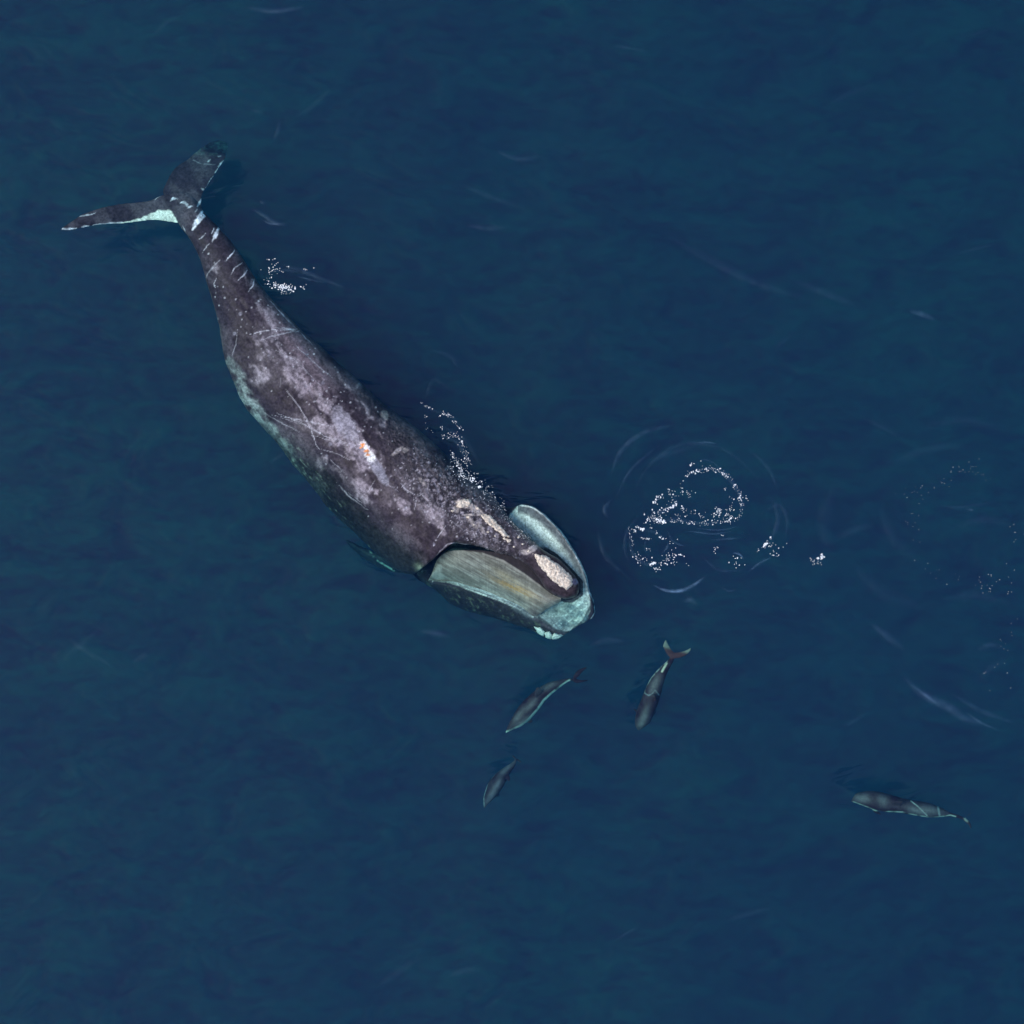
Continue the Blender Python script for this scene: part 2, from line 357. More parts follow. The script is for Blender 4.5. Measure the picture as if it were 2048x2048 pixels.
def paint_whale(me):
    co = coords(me); p = UNP(co); x, y = p.T
    inside0 = (sdf(p, RIM) > 0) * (sdf(p, HEAD) < 0); dark = np.array([.034, .026, .036]); c = np.tile(dark, (len(p), 1))
    u = (x * .62 + y * .78); v = (x * .78 - y * .62)       # along / across the body
    n_big = fbm(u / 70, v / 38, 4, 1); n_med = fbm(u / 22, v / 12, 5, 2); n_fine = fbm(u / 7, v / 4, 4, 3)
    c = mix(c, (.098, .080, .092), sstep(.40, .66, n_big) * .75)
    # pale sloughing-skin band on the flank and back
    A = 50
    p0 = p; p = p + np.stack([fbm(x / 24, y / 24, 3, 201) - .5, fbm(x / 24, y / 24, 3, 203) - .5], 1) * 46
    band = np.zeros(len(p))
    for cx, cy, a, b, w in [(470,500,22,12,.45),(432,540,20,12,.5),(500,560,50,12,.5),(540,640,60,16,.7),(522,690,50,18,.55),(580,720,60,14,.8),(520,750,40,26,.6),(600,770,60,22,.75),
            (650,800,60,20,.8),(690,860,55,30,1.0),(722,900,50,26,1.1),(655,850,60,34,.7),(610,840,60,20,.45),(640,930,40,26,.55),(735,820,50,10,.6),(700,770,60,8,.45),(765,860,40,10,.5),
            (790,950,30,16,.4),(800,1010,24,20,.8),(724,985,34,24,.75),(760,1060,18,14,.35),(826,1050,16,14,.35),(872,1030,30,22,1.0),(880,1055,24,14,.8),(850,1000,40,30,.45),(690,960,50,20,.4),(590,870,40,16,.35)]:
        band = np.maximum(band, w * blob(p, cx, cy, a, b, A))
    f = sstep(.26, .62, band * (.15 + 1.25 * n_med + .35 * n_big)) 
    p = p0
    c = mix(c, (.240, .200, .222), np.clip(f * (.55 + .6 * sstep(.3, .6, n_fine)), 0, 1))
    pink = np.maximum(blob(p, 600, 700, 90, 16, A), blob(p, 640, 790, 50, 18, A)) * sstep(.35, .6, n_big)
    c = mix(c, (.20, .140, .160), np.clip(pink * .7, 0, 1))
    # lavender smooth patch with crisp ragged edges
    lav = blob(p, 690, 850, 56, 22, 56); f = sstep(.34, .62, lav * (.2 + 1.0 * n_med + .5 * n_fine)); c = mix(c, (.265, .24, .275), f * .9)
    lav = blob(p, 757, 940, 36, 12, 60); f = sstep(.34, .60, lav * (.25 + 1.0 * n_med + .5 * n_fine)); c = mix(c, (.25, .235, .275), f * .8)
    # pale belly side along the left margin
    for cx, cy, a, b, w in [(486,792,52,26,.9),(508,826,34,22,.9),(472,740,40,14,.7),(566,902,42,22,1.),(590,938,30,16,.9),(634,975,26,20,.6),(540,862,30,18,.7),(520,850,60,10,.6)]:
        bb = blob(p, cx, cy, a, b, 55); c = mix(c, (.25, .28, .265), np.clip(sstep(.30, .95, bb * (.05 + 1.7 * fbm(u / 16, v / 9, 5, 23))) * w * (.5 + n_fine), 0, 1))
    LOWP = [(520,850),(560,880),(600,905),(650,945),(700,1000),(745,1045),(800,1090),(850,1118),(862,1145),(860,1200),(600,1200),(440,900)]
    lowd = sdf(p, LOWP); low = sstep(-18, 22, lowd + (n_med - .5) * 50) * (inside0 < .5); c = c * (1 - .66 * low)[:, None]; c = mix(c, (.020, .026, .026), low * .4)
    # mottled greenish flecks low on the flank
    fl = .55 * sstep(.58, .80, fbm(u / 12, v / 3, 5, 9)) * np.maximum(blob(p, 650, 1005, 60, 26, 50), blob(p, 600, 930, 80, 30, 50)); c = mix(c, (.28, .32, .25), np.clip(fl, 0, 1))
    # round scars and pale dots
    r = np.random.default_rng(5)
    for k in range(240):
        tt = r.random(); cx = 430 + tt * 470 + r.normal() * 30; cy = 560 + tt * 520 + r.normal() * 45; rad = r.choice([1.3, 1.6, 2.0, 2.8, 4.0], p=[.38, .3, .2, .09, .03])
        if not (0 < 1): continue
        m_ = (np.abs(x - cx) < 8) & (np.abs(y - cy) < 8)
        if m_.any():
            d = np.hypot(x[m_] - cx, y[m_] - cy); w = (1 - sstep(rad * .6, rad * 1.25, d)) * r.uniform(.2, .8)
            cc = c[m_]; col = np.array([.55, .52, .55]) if rad < 2.5 else np.array([.22, .20, .24]); c[m_] = cc * (1 - w[:, None]) + col * w[:, None]
    # scratches (px polylines, width, strength, colour)
    pale = (.62, .58, .62)
    SCR = [([(569,775),(600,815),(622,858),(632,890),(640,900)],1.3,.8),([(543,830),(590,838),(640,848),(680,856)],1.2,.6),([(553,825),(600,845),(650,872),(690,885),(725,893)],1.3,.65),
     ([(622,860),(625,848),(624,838)],1.1,.5),([(640,898),(675,908),(700,920)],1.2,.6),([(620,870),(660,880),(700,890)],1.,.5),([(660,920),(690,945)],1.,.5),([(622,855),(560,835)],1.,.4),
     ([(500,668),(540,660),(590,660),(560,656)],1.4,.7),([(522,680),(560,668),(600,662)],1.6,.7),([(545,655),(595,658)],1.2,.6),([(550,700),(590,720),(640,770),(660,790)],1.0,.45),
     ([(590,690),(640,735)],1.1,.6),([(600,665),(625,690)],1.0,.5),([(540,600),(575,640),(590,655)],1.1,.6),([(552,615),(588,650)],1.0,.5),([(620,720),(665,755)],1.0,.45),
     ([(735,985),(750,960),(745,967)],1.1,.6),([(800,965),(812,980),(832,990)],1.4,.8),([(832,996),(830,1020)],1.2,.6),([(812,966),(803,975)],1.2,.6),
     ([(875,1075),(892,1052)],1.4,.8),([(672,965),(700,995),(735,1020)],1.2,.55),([(680,975),(705,1000)],1.,.5),([(695,985),(730,1010)],1.,.4),
     ([(765,960),(800,985)],1.,.4),([(740,935),(790,975)],1.,.35),([(838,985),(860,1005)],1.2,.5),([(900,1040),(930,1062)],1.3,.45),
     ([(475,658),(472,690),(465,710)],1.1,.4),([(560,790),(562,740)],.9,.3),([(585,760),(566,740)],.9,.3),([(520,820),(560,845),(600,865)],1.1,.45),
     # peduncle rings of scar
     ([(386,460),(397,438),(406,422)],7.5,1),([(404,424),(409,432),(398,446)],2.8,1),([(438,456),(431,470),(424,482)],5.4,1),([(428,456),(423,468)],1.6,.8),([(469,500),(460,512),(453,521)],2.0,.95),
     ([(484,525),(470,536),(462,548)],1.6,.8),([(495,540),(488,550),(478,560)],2.0,.9),([(508,558),(506,572),(496,584)],1.5,.8),([(398,478),(408,472),(412,466)],1.4,.7),([(406,506),(413,492),(420,486)],1.1,.6),
     ([(341,402),(346,397),(354,397)],3.2,1),([(360,405),(368,405),(376,409)],3.6,1),([(376,417),(384,412)],2.6,1),([(390,424),(394,418)],2.2,.9),([(366,452),(371,462)],1.6,.7),([(370,408),(380,416)],2.4,.9),
     ([(432,556),(428,568),(430,576)],1.4,.5),([(440,520),(430,530),(414,548),(412,556)],2.2,.35),
     # edges of the flukes
     ([(120,458),(134,460),(152,457)],4.6,1),([(164,455),(176,452)],4.2,1),([(182,453),(187,452)],2.2,1),([(186,451),(212,449),(225,448),(240,446),(262,445)],4.4,1),
     ([(160,433),(180,429),(191,426)],1.5,.8),([(309,400),(325,388)],1.5,.7),([(450,321),(438,334)],4.6,1),([(436,338),(430,348)],3.0,1),([(427,352),(420,364),(412,376)],3.0,.95),([(403,377),(409,380)],2.0,.8),
     ([(402,398),(398,408),(394,413)],3.0,1),([(456,284),(457,300)],2.4,.7),([(415,322),(420,320)],2.4,.9),([(438,313),(442,312)],2.2,.7),([(385,320),(405,328),(430,329)],1.2,.35),
     # rim of the left lip, right lip and creases of the mouth
     ([(866,1160),(897,1164),(916,1170),(930,1176),(960,1186),(1000,1200),(1030,1212),(1066,1232)],1.7,.8),([(866,1160),(862,1172),(856,1176),(842,1172),(832,1160)],1.5,.5),
     ([(1040,1010),(1064,1014),(1090,1031),(1121,1062),(1142,1093),(1162,1128),(1173,1153),(1179,1184),(1190,1208),(1189,1226),(1170,1254),(1150,1268)],1.7,.95),
     ([(866,1124),(880,1102),(894,1090),(904,1087),(925,1087),(945,1091)],1.8,.6),
     ]
    for pts, wd_, st_ in SCR:
        a = np.array(pts, float); m_ = (x > a[:, 0].min()-8) & (x < a[:, 0].max()+8) & (y > a[:, 1].min()-8) & (y < a[:, 1].max()+8)
        if not m_.any(): continue
        wd_ *= .75; st_ *= (.7 if (a[:,0].min() > 500 and st_ < .9) else 1)
        d = line_dist(p[m_] + (np.stack([fbm(x[m_]/9, y[m_]/9, 2, 31), fbm(x[m_]/9, y[m_]/9, 2, 37)], 1) - .5) * 3, pts)
        br = .55 + .45 * sstep(.3, .55, fbm(x[m_]/5, y[m_]/5, 2, 41))
        e0 = np.minimum(np.hypot(x[m_]-a[0,0], y[m_]-a[0,1]), np.hypot(x[m_]-a[-1,0], y[m_]-a[-1,1])); ln = np.hypot(*(a[-1]-a[0])) + 1; wt = wd_ * (.35 + .65 * sstep(0, ln * .45, e0)) * (.75 + .5 * fbm(x[m_]/4, y[m_]/4, 2, 43))
        w = (1 - sstep(wt * .5, wt * 1.3 + .2, d)) * st_ * br; col = np.array(pale) * (1.25 if st_ > .9 else 1)
        c[m_] = c[m_] * (1 - w[:, None]) + np.minimum(col, .85) * w[:, None]
    tip = (1 - sstep(292, 320, y)) * (x < 470) * (x > 340); c = mix(c, (.10, .15, .14), np.clip(tip * sstep(.42, .62, fbm(x / 9, y / 7, 4, 57)), 0, 1) * .8) if True else c
    # white patch at the root of the western fluke
    d = sdf(p, [(357,452),(340,446),(325,442),(297,442),(262,448),(225,451),(222,448),(262,442),(294,431),(318,419),(341,420),(353,438)]) + (fbm(x/6, y/6, 3, 51) - .5) * 5
    c = mix(c, (.80, .78, .66), sstep(-1, 2, d))
    # inside of the mouth: pale
    inside = np.where(sdf(p, HEAD) > 0, 0, sstep(-1, 2, sdf(p, RIM)))
    inside = inside * (co[:, 2] < -.2)
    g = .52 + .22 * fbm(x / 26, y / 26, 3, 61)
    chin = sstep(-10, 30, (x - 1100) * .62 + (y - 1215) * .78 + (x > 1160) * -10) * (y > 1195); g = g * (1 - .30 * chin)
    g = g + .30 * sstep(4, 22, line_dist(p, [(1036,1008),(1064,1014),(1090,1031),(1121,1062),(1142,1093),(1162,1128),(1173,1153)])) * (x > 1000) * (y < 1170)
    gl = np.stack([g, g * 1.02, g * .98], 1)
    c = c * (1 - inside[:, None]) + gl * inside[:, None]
    # grey shoulder of the right lip
    d = line_dist(p, [(1040,1012),(1064,1018),(1088,1036),(1117,1068),(1138,1100),(1157,1134),(1167,1160),(1172,1188)]); w = (1 - sstep(4, 20, d + .10 * (y - 1060))) * .92 * (x > 1036)
    c = mix(c, (.10, .10, .115), w * inside)
    d = line_dist(p, [(1040,1010),(1064,1014),(1090,1031),(1121,1062),(1142,1093),(1162,1128),(1173,1153)]); c = mix(c, (.62,.58,.55), (1 - sstep(.8, 2.4, d)) * .9)
    # lip crease and chin: caustic light painted as pale strokes between dark facets
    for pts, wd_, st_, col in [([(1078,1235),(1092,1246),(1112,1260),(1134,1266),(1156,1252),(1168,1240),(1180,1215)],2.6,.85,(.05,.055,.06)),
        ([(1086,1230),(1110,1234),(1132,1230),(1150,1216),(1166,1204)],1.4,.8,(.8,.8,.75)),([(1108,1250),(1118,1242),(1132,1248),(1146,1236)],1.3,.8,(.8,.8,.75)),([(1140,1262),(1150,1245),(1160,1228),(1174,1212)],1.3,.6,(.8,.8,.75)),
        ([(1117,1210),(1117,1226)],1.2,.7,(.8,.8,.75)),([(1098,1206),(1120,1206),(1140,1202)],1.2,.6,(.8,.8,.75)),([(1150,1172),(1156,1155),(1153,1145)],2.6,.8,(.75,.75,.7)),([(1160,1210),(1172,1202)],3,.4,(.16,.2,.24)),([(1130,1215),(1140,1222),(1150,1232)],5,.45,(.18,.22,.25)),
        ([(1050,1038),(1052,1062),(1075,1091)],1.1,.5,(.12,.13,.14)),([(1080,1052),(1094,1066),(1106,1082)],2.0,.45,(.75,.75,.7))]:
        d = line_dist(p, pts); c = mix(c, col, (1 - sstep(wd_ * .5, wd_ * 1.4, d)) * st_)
    for cx, cy, a, b, an, w in [(1143,1214,12,6,25,.7),(1128,1248,14,7,10,.6),(1160,1228,9,7,-50,.6),(1172,1236,8,5,-60,.6),(1110,1222,8,4,0,.4),(1150,1246,8,5,20,.5)]:
        c = mix(c, (.10, .15, .18), sstep(.25, .7, blob(p, cx, cy, a, b, an)) * w)
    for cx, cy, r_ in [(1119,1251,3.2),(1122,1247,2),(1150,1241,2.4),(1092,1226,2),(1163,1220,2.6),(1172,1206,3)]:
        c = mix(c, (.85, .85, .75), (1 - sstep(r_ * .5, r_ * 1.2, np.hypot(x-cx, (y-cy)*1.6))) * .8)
    # left outer jaw: dark with grey smears
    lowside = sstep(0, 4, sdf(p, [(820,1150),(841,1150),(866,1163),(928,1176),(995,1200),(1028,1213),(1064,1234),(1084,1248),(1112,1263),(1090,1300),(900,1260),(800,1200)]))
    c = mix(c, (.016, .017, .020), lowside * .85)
    d = line_dist(p, [(866,1161),(880,1163),(897,1165),(916,1170),(930,1176),(960,1187),(1000,1201),(1030,1214),(1066,1234)]); c = mix(c, (.62, .62, .56), (1 - sstep(.5, 2.2, d)) * (.35 + .65 * sstep(.35, .6, fbm(x/8, y/8, 2, 12))))
    d = line_dist(p, [(735,1092),(742,1106),(752,1120),(768,1130),(788,1142)]); c = mix(c, (.42, .50, .46), (1 - sstep(.4, 2.6, d)) * .75 * sstep(.35, .6, fbm(x/6, y/6, 2, 14)))
    c = mix(c, (.14, .16, .11), lowside * sstep(.60, .78, fbm(u / 11, v / 3, 4, 77)) * .45)
    c = mix(c, (.16, .17, .18), blob(p, 1045, 1222, 24, 6, 30) * .8)
    c = mix(c, (.20, .22, .16), blob(p, 839, 1136, 10, 7, 40) * .9)
    # dark gape line, dark front of the upper jaw
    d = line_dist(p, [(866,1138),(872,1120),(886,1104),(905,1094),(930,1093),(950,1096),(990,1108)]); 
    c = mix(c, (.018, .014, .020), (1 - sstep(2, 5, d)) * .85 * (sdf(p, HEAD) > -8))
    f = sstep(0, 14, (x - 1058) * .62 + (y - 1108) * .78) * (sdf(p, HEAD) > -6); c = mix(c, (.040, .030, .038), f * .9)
    c = mix(c, (.17, .15, .21), sstep(.4, .7, blob(p, 1150, 1163, 9, 7, 50)))
    # rough crown of the head: pale crust; lice specks and wet sparkle painted as white dots
    crown = np.clip(blob(p, 960, 1045, 100, 34, 42) * 1.2 + blob(p, 860, 960, 60, 40, 46) * .8, 0, 1) * (1 - sstep(-4, 6, (x - 1060) * .8 + (y - 1105) * .6))
    sp = sstep(.52, .70, fbm(u / 5, v / 4, 4, 71)); c = mix(c, (.34, .30, .34), np.clip(sp * crown, 0, 1) * .75)
    for cx, cy, a, b, an, w in [(925,1008,18,8,20,1),(950,1018,22,7,40,1),(938,1030,14,3,0,.9),(913,1018,8,8,0,.8),(944,1045,22,5,50,.6),(962,1055,20,4,60,.5),(846,965,14,5,50,.5),(1064,1098,14,7,150,.8),(1050,1104,10,6,20,.7),(795,902,16,5,-35,.55),(810,900,8,6,0,.5),(770,830,12,8,50,.5)]:
        n_ = fbm(x / 4.5, y / 4.5, 4, 81); c = mix(c, (.50, .43, .40), np.clip(sstep(.30, .60, blob(p, cx, cy, a, b, an) * (.4 + 1.1 * n_)), 0, 1) * w * .9)
    r = np.random.default_rng(8)
    for k in range(620):
        if k % 3: cx, cy, sg = (r.normal(955, 52), r.normal(1028, 45), 1)
        else: cx, cy = r.normal(840, 50), r.normal(950, 50)
        m_ = (np.abs(x - cx) < 4) & (np.abs(y - cy) < 4)
        if m_.any() and blob(np.array([[cx, cy]]), 950, 1040, 130, 42, 42)[0] + blob(np.array([[cx, cy]]), 850, 955, 80, 40, 46)[0] > .35:
            rad = r.uniform(.6, 1.4); w = (1 - sstep(rad * .6, rad * 1.4, np.hypot(x[m_] - cx, y[m_] - cy))) * r.uniform(.15, .8); c[m_] = c[m_] * (1 - w[:, None]) + np.array([.60, .55, .60]) * w[:, None]
    # raw orange and white sore on the back
    for cx, cy, r_, col in [(738,908,9,(.80,.74,.68)),(743,917,9,(.84,.80,.76)),(727,888,8,(.7,.62,.6)),(733,896,8,(.72,.66,.66)),(726,890,5.2,(.80,.27,.08)),(723,895,3,(.78,.3,.1)),(733,902,4.5,(.8,.30,.12)),(737,909,3.6,(.8,.34,.16)),(748,914,4,(.86,.83,.8))]:
        d = np.hypot(x-cx, y-cy) + (fbm(x/3.5, y/3.5, 3, 91) - .5) * 8; c = mix(c, col, 1 - sstep(r_ * .7, r_ * 1.05, d))
    c = c * (.62 + .76 * sstep(.25, .75, n_fine * .5 + fbm(x / 2.6, y / 2.6, 3, 111) * .5))[:, None]
    rug = np.clip(crown * 1.3 + blob(p, 800, 900, 90, 30, 48) * .6 + blob(p, 780, 840, 90, 16, 45) * .5, 0, 1) * .9
    rug = rug * (inside < .3) * (lowside < .3) 
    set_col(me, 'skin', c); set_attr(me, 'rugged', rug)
    # real relief on the crown
    co[:, 2] -= .55 * sstep(-45, 60, lowd) * (1 - sstep(820, 860, x)) * (co[:, 2] > -1.6)
    nr = normals(me); k = (fbm(x / 8, y / 8, 4, 101) - .5) * .10 * rug + (fbm(u / 30, v / 16, 3, 103) - .5) * .05 * (inside < .3) * (y > 560)
    k = k * 1.0 + (fbm(x / 3.2, y / 3.2, 3, 107) - .5) * .05 * rug
    co += nr * k[:, None]; me.vertices.foreach_set('co', co.astype(np.float32).ravel()); me.update()

def build_whale():
    pieces = [loft(TRUNK, 420, 110, 2.1, .20), loft(LOBE_W, 120, 40, 1.7), loft(LOBE_N, 120, 40, 1.7), loft(FLIP_L, 60, 36, 1.8), loft(FLIP_R, 60, 36, 1.8), jaw_solid()]
    me = join_remesh(pieces, .023, 2)
    paint_whale(me)
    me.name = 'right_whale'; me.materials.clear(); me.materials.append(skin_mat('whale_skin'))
    me.polygons.foreach_set('use_smooth', [True] * len(me.polygons))
    o = bpy.data.objects.new('right_whale', me); COL.objects.link(o)
    tag(o, 'huge mottled dark grey whale skimming at the surface with mouth open', 'whale')
    return o
whale = build_whale()
bm_ = bmesh.new(); bm_.from_mesh(whale.data); TREE = BVHTree.FromBMesh(bm_); bm_.free()
def skin_z(px, py):
    # look along the camera ray down to the whale
    x, y, _ = P(px, py, 0.0); d = Vector((x, y, -H)).normalized()
    h = TREE.ray_cast(Vector((0, 0, H)), d, H * 2)
    return h[0].z if h[0] is not None else None

# baleen: a curved curtain hanging from the arch of the upper jaw to the left lip
def build_baleen():
    UP = [(863,1148,-1.12),(873,1122,-.85),(886,1108,-.70),(905,1101,-.55),(924,1100,-.48),(966,1101,-.46),(1007,1108,-.44),(1052,1124,-.46),(1084,1160,-.50),(1104,1180,-.54),(1122,1192,-.58)]
    LO = [(856,1162,-1.22),(872,1164,-1.22),(896,1167,-1.18),(918,1171,-1.12),(936,1177,-1.08),(968,1186,-1.02),(1007,1200,-.96),(1044,1216,-.92),(1069,1235,-.88),(1092,1219,-.80),(1122,1203,-.72)]
    n, m = 260, 60
    st = catmull([(*a[:2], *b[:2], a[2], b[2]) for a, b in zip(UP, LO)], n)
    V, C = [], []
    for side in (0, 1):
        for i, r in enumerate(st):
            for j in range(m):
                t_ = j / (m - 1); px = r[0] * (1 - t_) + r[2] * t_; py = r[1] * (1 - t_) + r[3] * t_
                z = r[4] * (1 - t_) + r[5] * t_ + .16 * math.sin(t_ * math.pi) - side * .05
                pass
                V.append(P(px, py, z))
    q = n * m; F = []
    for i in range(n - 1):
        for j in range(m - 1):
            a = i*m+j; F.append((a, a+1, a+m+1, a+m)); F.append((a+q, a+q+m, a+q+m+1, a+q+1))
    bd = [j for j in range(m)] + [i*m+m-1 for i in range(1, n)] + [(n-1)*m+j for j in range(m-2, -1, -1)] + [i*m for i in range(n-2, 0, -1)]
    for k in range(len(bd)):
        a, c = bd[k], bd[(k+1) % len(bd)]; F.append((c, a, a+q, c+q))
    o = mkobj('baleen', V, F, None, whale)
    co = coords(o.data); p = UNP(co); x, y = p.T
    u = x * .87 + y * .50; v = -x * .50 + y * .87
    i = np.tile(np.repeat(np.arange(n), m), 2) ; tt = np.tile(np.arange(m), 2 * n) / (m - 1)
    nlong = fbm(u / 60, v / 4.5, 4, 7); nfine = fbm(u / 30, v / 1.6, 3, 8); plate = fbm(i / 2.2, tt * 2, 2, 9)
    c = np.tile(np.array([.20, .19, .17]), (len(p), 1))
    c = mix(c, (.36, .36, .33), sstep(.35, .65, nlong)); c = mix(c, (.12, .11, .11), sstep(.55, .75, nfine) * .5)
    c = mix(c, (.46, .30, .12), np.clip(blob(p, 1032, 1176, 46, 9, 25) * sstep(.3, .6, nfine) * 1.2, 0, 1) * .8)
    c = mix(c, (.40, .34, .22), np.clip(blob(p, 1010, 1150, 30, 6, 30) * nlong * 1.6, 0, 1) * .6)
    gum = sdf(p, [(860,1130),(872,1112),(890,1102),(924,1101),(966,1106),(1007,1121),(1048,1147),(1080,1171),(1104,1190),(1140,1190),(1060,1100),(900,1070),(850,1110)]); c = mix(c, (.045, .035, .040), sstep(-1, 2, gum))
    d = line_dist(p, [(966,1108),(1007,1122),(1048,1149),(1080,1172)]); c = mix(c, (.42, .39, .38), (1 - sstep(.8, 2.6, d)) * .6)
    c = mix(c, (.42,.44,.42), sstep(.3, .7, blob(p, 876, 1152, 18, 9, 15) + blob(p, 878, 1136, 7, 10, 30)) * .7)
    c = mix(c, (.30,.26,.24), blob(p, 1098, 1200, 18, 9, 20) * .7)
    c = mix(c, (.09,.08,.09), blob(p, 1066, 1226, 14, 8, 30) * .8)
    c *= np.array([1.16, 1.0, .93]) * (.66 + .30 * plate)[:, None] * (.8 + .4 * fbm(x / 18, y / 18, 3, 19))[:, None]
    set_col(o.data, 'skin', c); set_attr(o.data, 'rugged', np.zeros(len(p)))
    o.data.materials.append(skin_mat('baleen_plates', .45, .2, .3, 14, .08))
build_baleen()

# callosities: crusty raised pads lying on the skin
crust = plain_mat('callosity_crust', (.70, .57, .46), .8, 17, .50, .6, .04, .2)
crust_pale = plain_mat('callosity_chin', (.66, .68, .60), .8, 13, .25, .8, .04, .2)
def pad(poly, name, mat, th=.07, label=None, step=1.1, seed=0):
    poly = np.array(poly, float); x0, y0 = poly.min(0) - 3; x1, y1 = poly.max(0) + 3
    nx, ny = int((x1-x0)/step), int((y1-y0)/step)
    gx, gy = np.meshgrid(np.linspace(x0, x1, nx), np.linspace(y0, y1, ny)); pp = np.stack([gx.ravel(), gy.ravel()], 1)
    d = sdf(pp, poly.tolist()) + (fbm(pp[:, 0]/4, pp[:, 1]/4, 4, seed) - .5) * (7 if seed < 5 else 2)
    hgt = th * (sstep(-.3, 3.5, d)) * (.55 + .9 * fbm(pp[:, 0]/3.2, pp[:, 1]/3.2, 3, seed+5))
    idx, V = {}, []
    for k in range(len(pp)):
        if d[k] > -1.2:
            z = skin_z(*pp[k])
            if z is None: continue
            idx[k] = len(V); V.append(P(pp[k, 0], pp[k, 1], z + hgt[k] - (.03 if d[k] < .2 else 0)))
    F = []
    for j in range(ny - 1):
        for i in range(nx - 1):
            a = j*nx+i; q = (a, a+nx, a+nx+1, a+1)
            if all(k in idx for k in q):
                zs = [V[idx[k]][2] for k in q]
                if max(zs) - min(zs) < .35: F.append(tuple(idx[k] for k in q))
    base = len(V); V += [(v[0], v[1], v[2] - .12) for v in V]
    edge = {}
    for f in F:
        for k in range(4):
            a, b = f[k], f[(k+1) % 4]; edge[(a, b)] = edge.get((a, b), 0) + 1
    F2 = [tuple(k + base for k in reversed(f)) for f in F]
    F3 = [(b, a, a + base, b + base) for (a, b) in edge if (b, a) not in edge]
    o = mkobj(name, V, F + F2 + F3, mat, whale)
    if label: o['label'] = label
    return o
pad([(1066,1107),(1090,1111),(1116,1127),(1142,1150),(1147,1168),(1134,1180),(1113,1169),(1093,1149),(1077,1131)], 'callosity', crust, .10, 'large pale bonnet callosity on the snout tip', seed=1)
pad([(961,1028),(979,1029),(993,1043),(1011,1062),(1020,1076),(1007,1073),(986,1057),(968,1042)], 'callosity', crust, .07, 'long narrow callosity along the top of the snout', seed=2)
pad([(1005,1074),(1014,1074),(1022,1080),(1018,1085),(1007,1081)], 'callosity', crust, .06, 'small oval callosity beside the long one', seed=3)
pad([(914,1003),(930,997),(944,1001),(940,1012),(924,1016),(912,1014)], 'callosity', crust, .07, 'rounded callosity behind the blowholes', seed=4)
pad([(1067,1253),(1082,1255),(1090,1263),(1088,1274),(1078,1272)], 'callosity', crust_pale, .07, seed=5)
pad([(1088,1265),(1099,1262),(1105,1270),(1101,1279),(1091,1278)], 'callosity', crust_pale, .07, seed=6)
pad([(1101,1276),(1108,1265),(1119,1268),(1134,1272),(1148,1270),(1136,1286),(1110,1286)], 'callosity', crust_pale, .08, 'pale knobbly callosity under the chin', seed=7)

for k, (cx, cy, r_) in enumerate([(1038,1074,4),(1046,1088,3.4),(976,1064,3.6),(955,1016,4),(936,1034,4.2),(1028,1094,3),(1058,1102,4.2),(948,1050,3),(905,1022,4),(990,1072,2.8)]):
    pad([(cx + r_ * (1 + .3 * math.sin(a * 5 + k)) * math.cos(a), cy + r_ * (.7 + .2 * math.cos(a * 3 + k)) * math.sin(a)) for a in [i * math.tau / 9 for i in range(9)]], 'callosity', crust, .05, seed=20 + k, step=.9)
# eye above the corner of the mouth
def ball(name, px, py, z, r, mat, parent, sq=.6):
    bm = bmesh.new(); bmesh.ops.create_icosphere(bm, subdivisions=3, radius=r)
    x, y, zz = P(px, py, z)
    for v in bm.verts: v.co = Vector((v.co.x + x, v.co.y + y, v.co.z * sq + zz))
    me = bpy.data.meshes.new(name); bm.to_mesh(me); bm.free(); me.materials.append(mat)
    me.polygons.foreach_set('use_smooth', [True] * len(me.polygons))
    o = bpy.data.objects.new(name, me); COL.objects.link(o); o.parent = parent; return o
z = skin_z(846, 1141)
ball('eye', 846, 1141, (z if z is not None else -1.3), .07, plain_mat('eye_black', (.02, .02, .025), .15, 8, .1, .1), whale)

# ------------------------------------------------------------ dolphins
dskin = skin_mat('dolphin_skin', .4, .1, .3, 12, .15)
def dolphin(body, extras, z0, paint, label):
    """body rows: Lx Ly Rx Ry (px), extras: lofts of fins given in full rows"""
    n = len(body); rows = []
    for k, r in enumerate(body):
        w = math.hypot(r[2]-r[0], r[3]-r[1]) * S / 2; zz = z0 + (r[4] if len(r) > 4 else 0)
        rows.append((*r[:4], zz + w * 1.05, zz, zz - w * 1.15))
    me = join_remesh([loft(rows, 120, 48, 2.0, .05)] + [loft(e, 50, 24, 1.8) for e in extras], .014, 3)
    co = coords(me); p = UNP(co); c = np.tile(np.array([.032, .013, .020]), (len(p), 1))
    c = mix(c, (.062, .040, .048), sstep(.4, .65, fbm(p[:, 0]/14, p[:, 1]/14, 3, 12)) * .7)
    c = paint(p, c, co)
    set_col(me, 'skin', c); set_attr(me, 'rugged', np.zeros(len(p)))
    me.name = 'dolphin'; me.materials.clear(); me.materials.append(dskin); me.polygons.foreach_set('use_smooth', [True] * len(me.polygons))
    o = bpy.data.objects.new('dolphin', me); COL.objects.link(o)
    return tag(o, label, 'dolphin', 'dolphins swimming ahead of the whale')
def fin(rows, z0): return [(*r[:4], z0 + r[4] + .025, z0 + r[4], z0 + r[4] - .025) for r in rows]

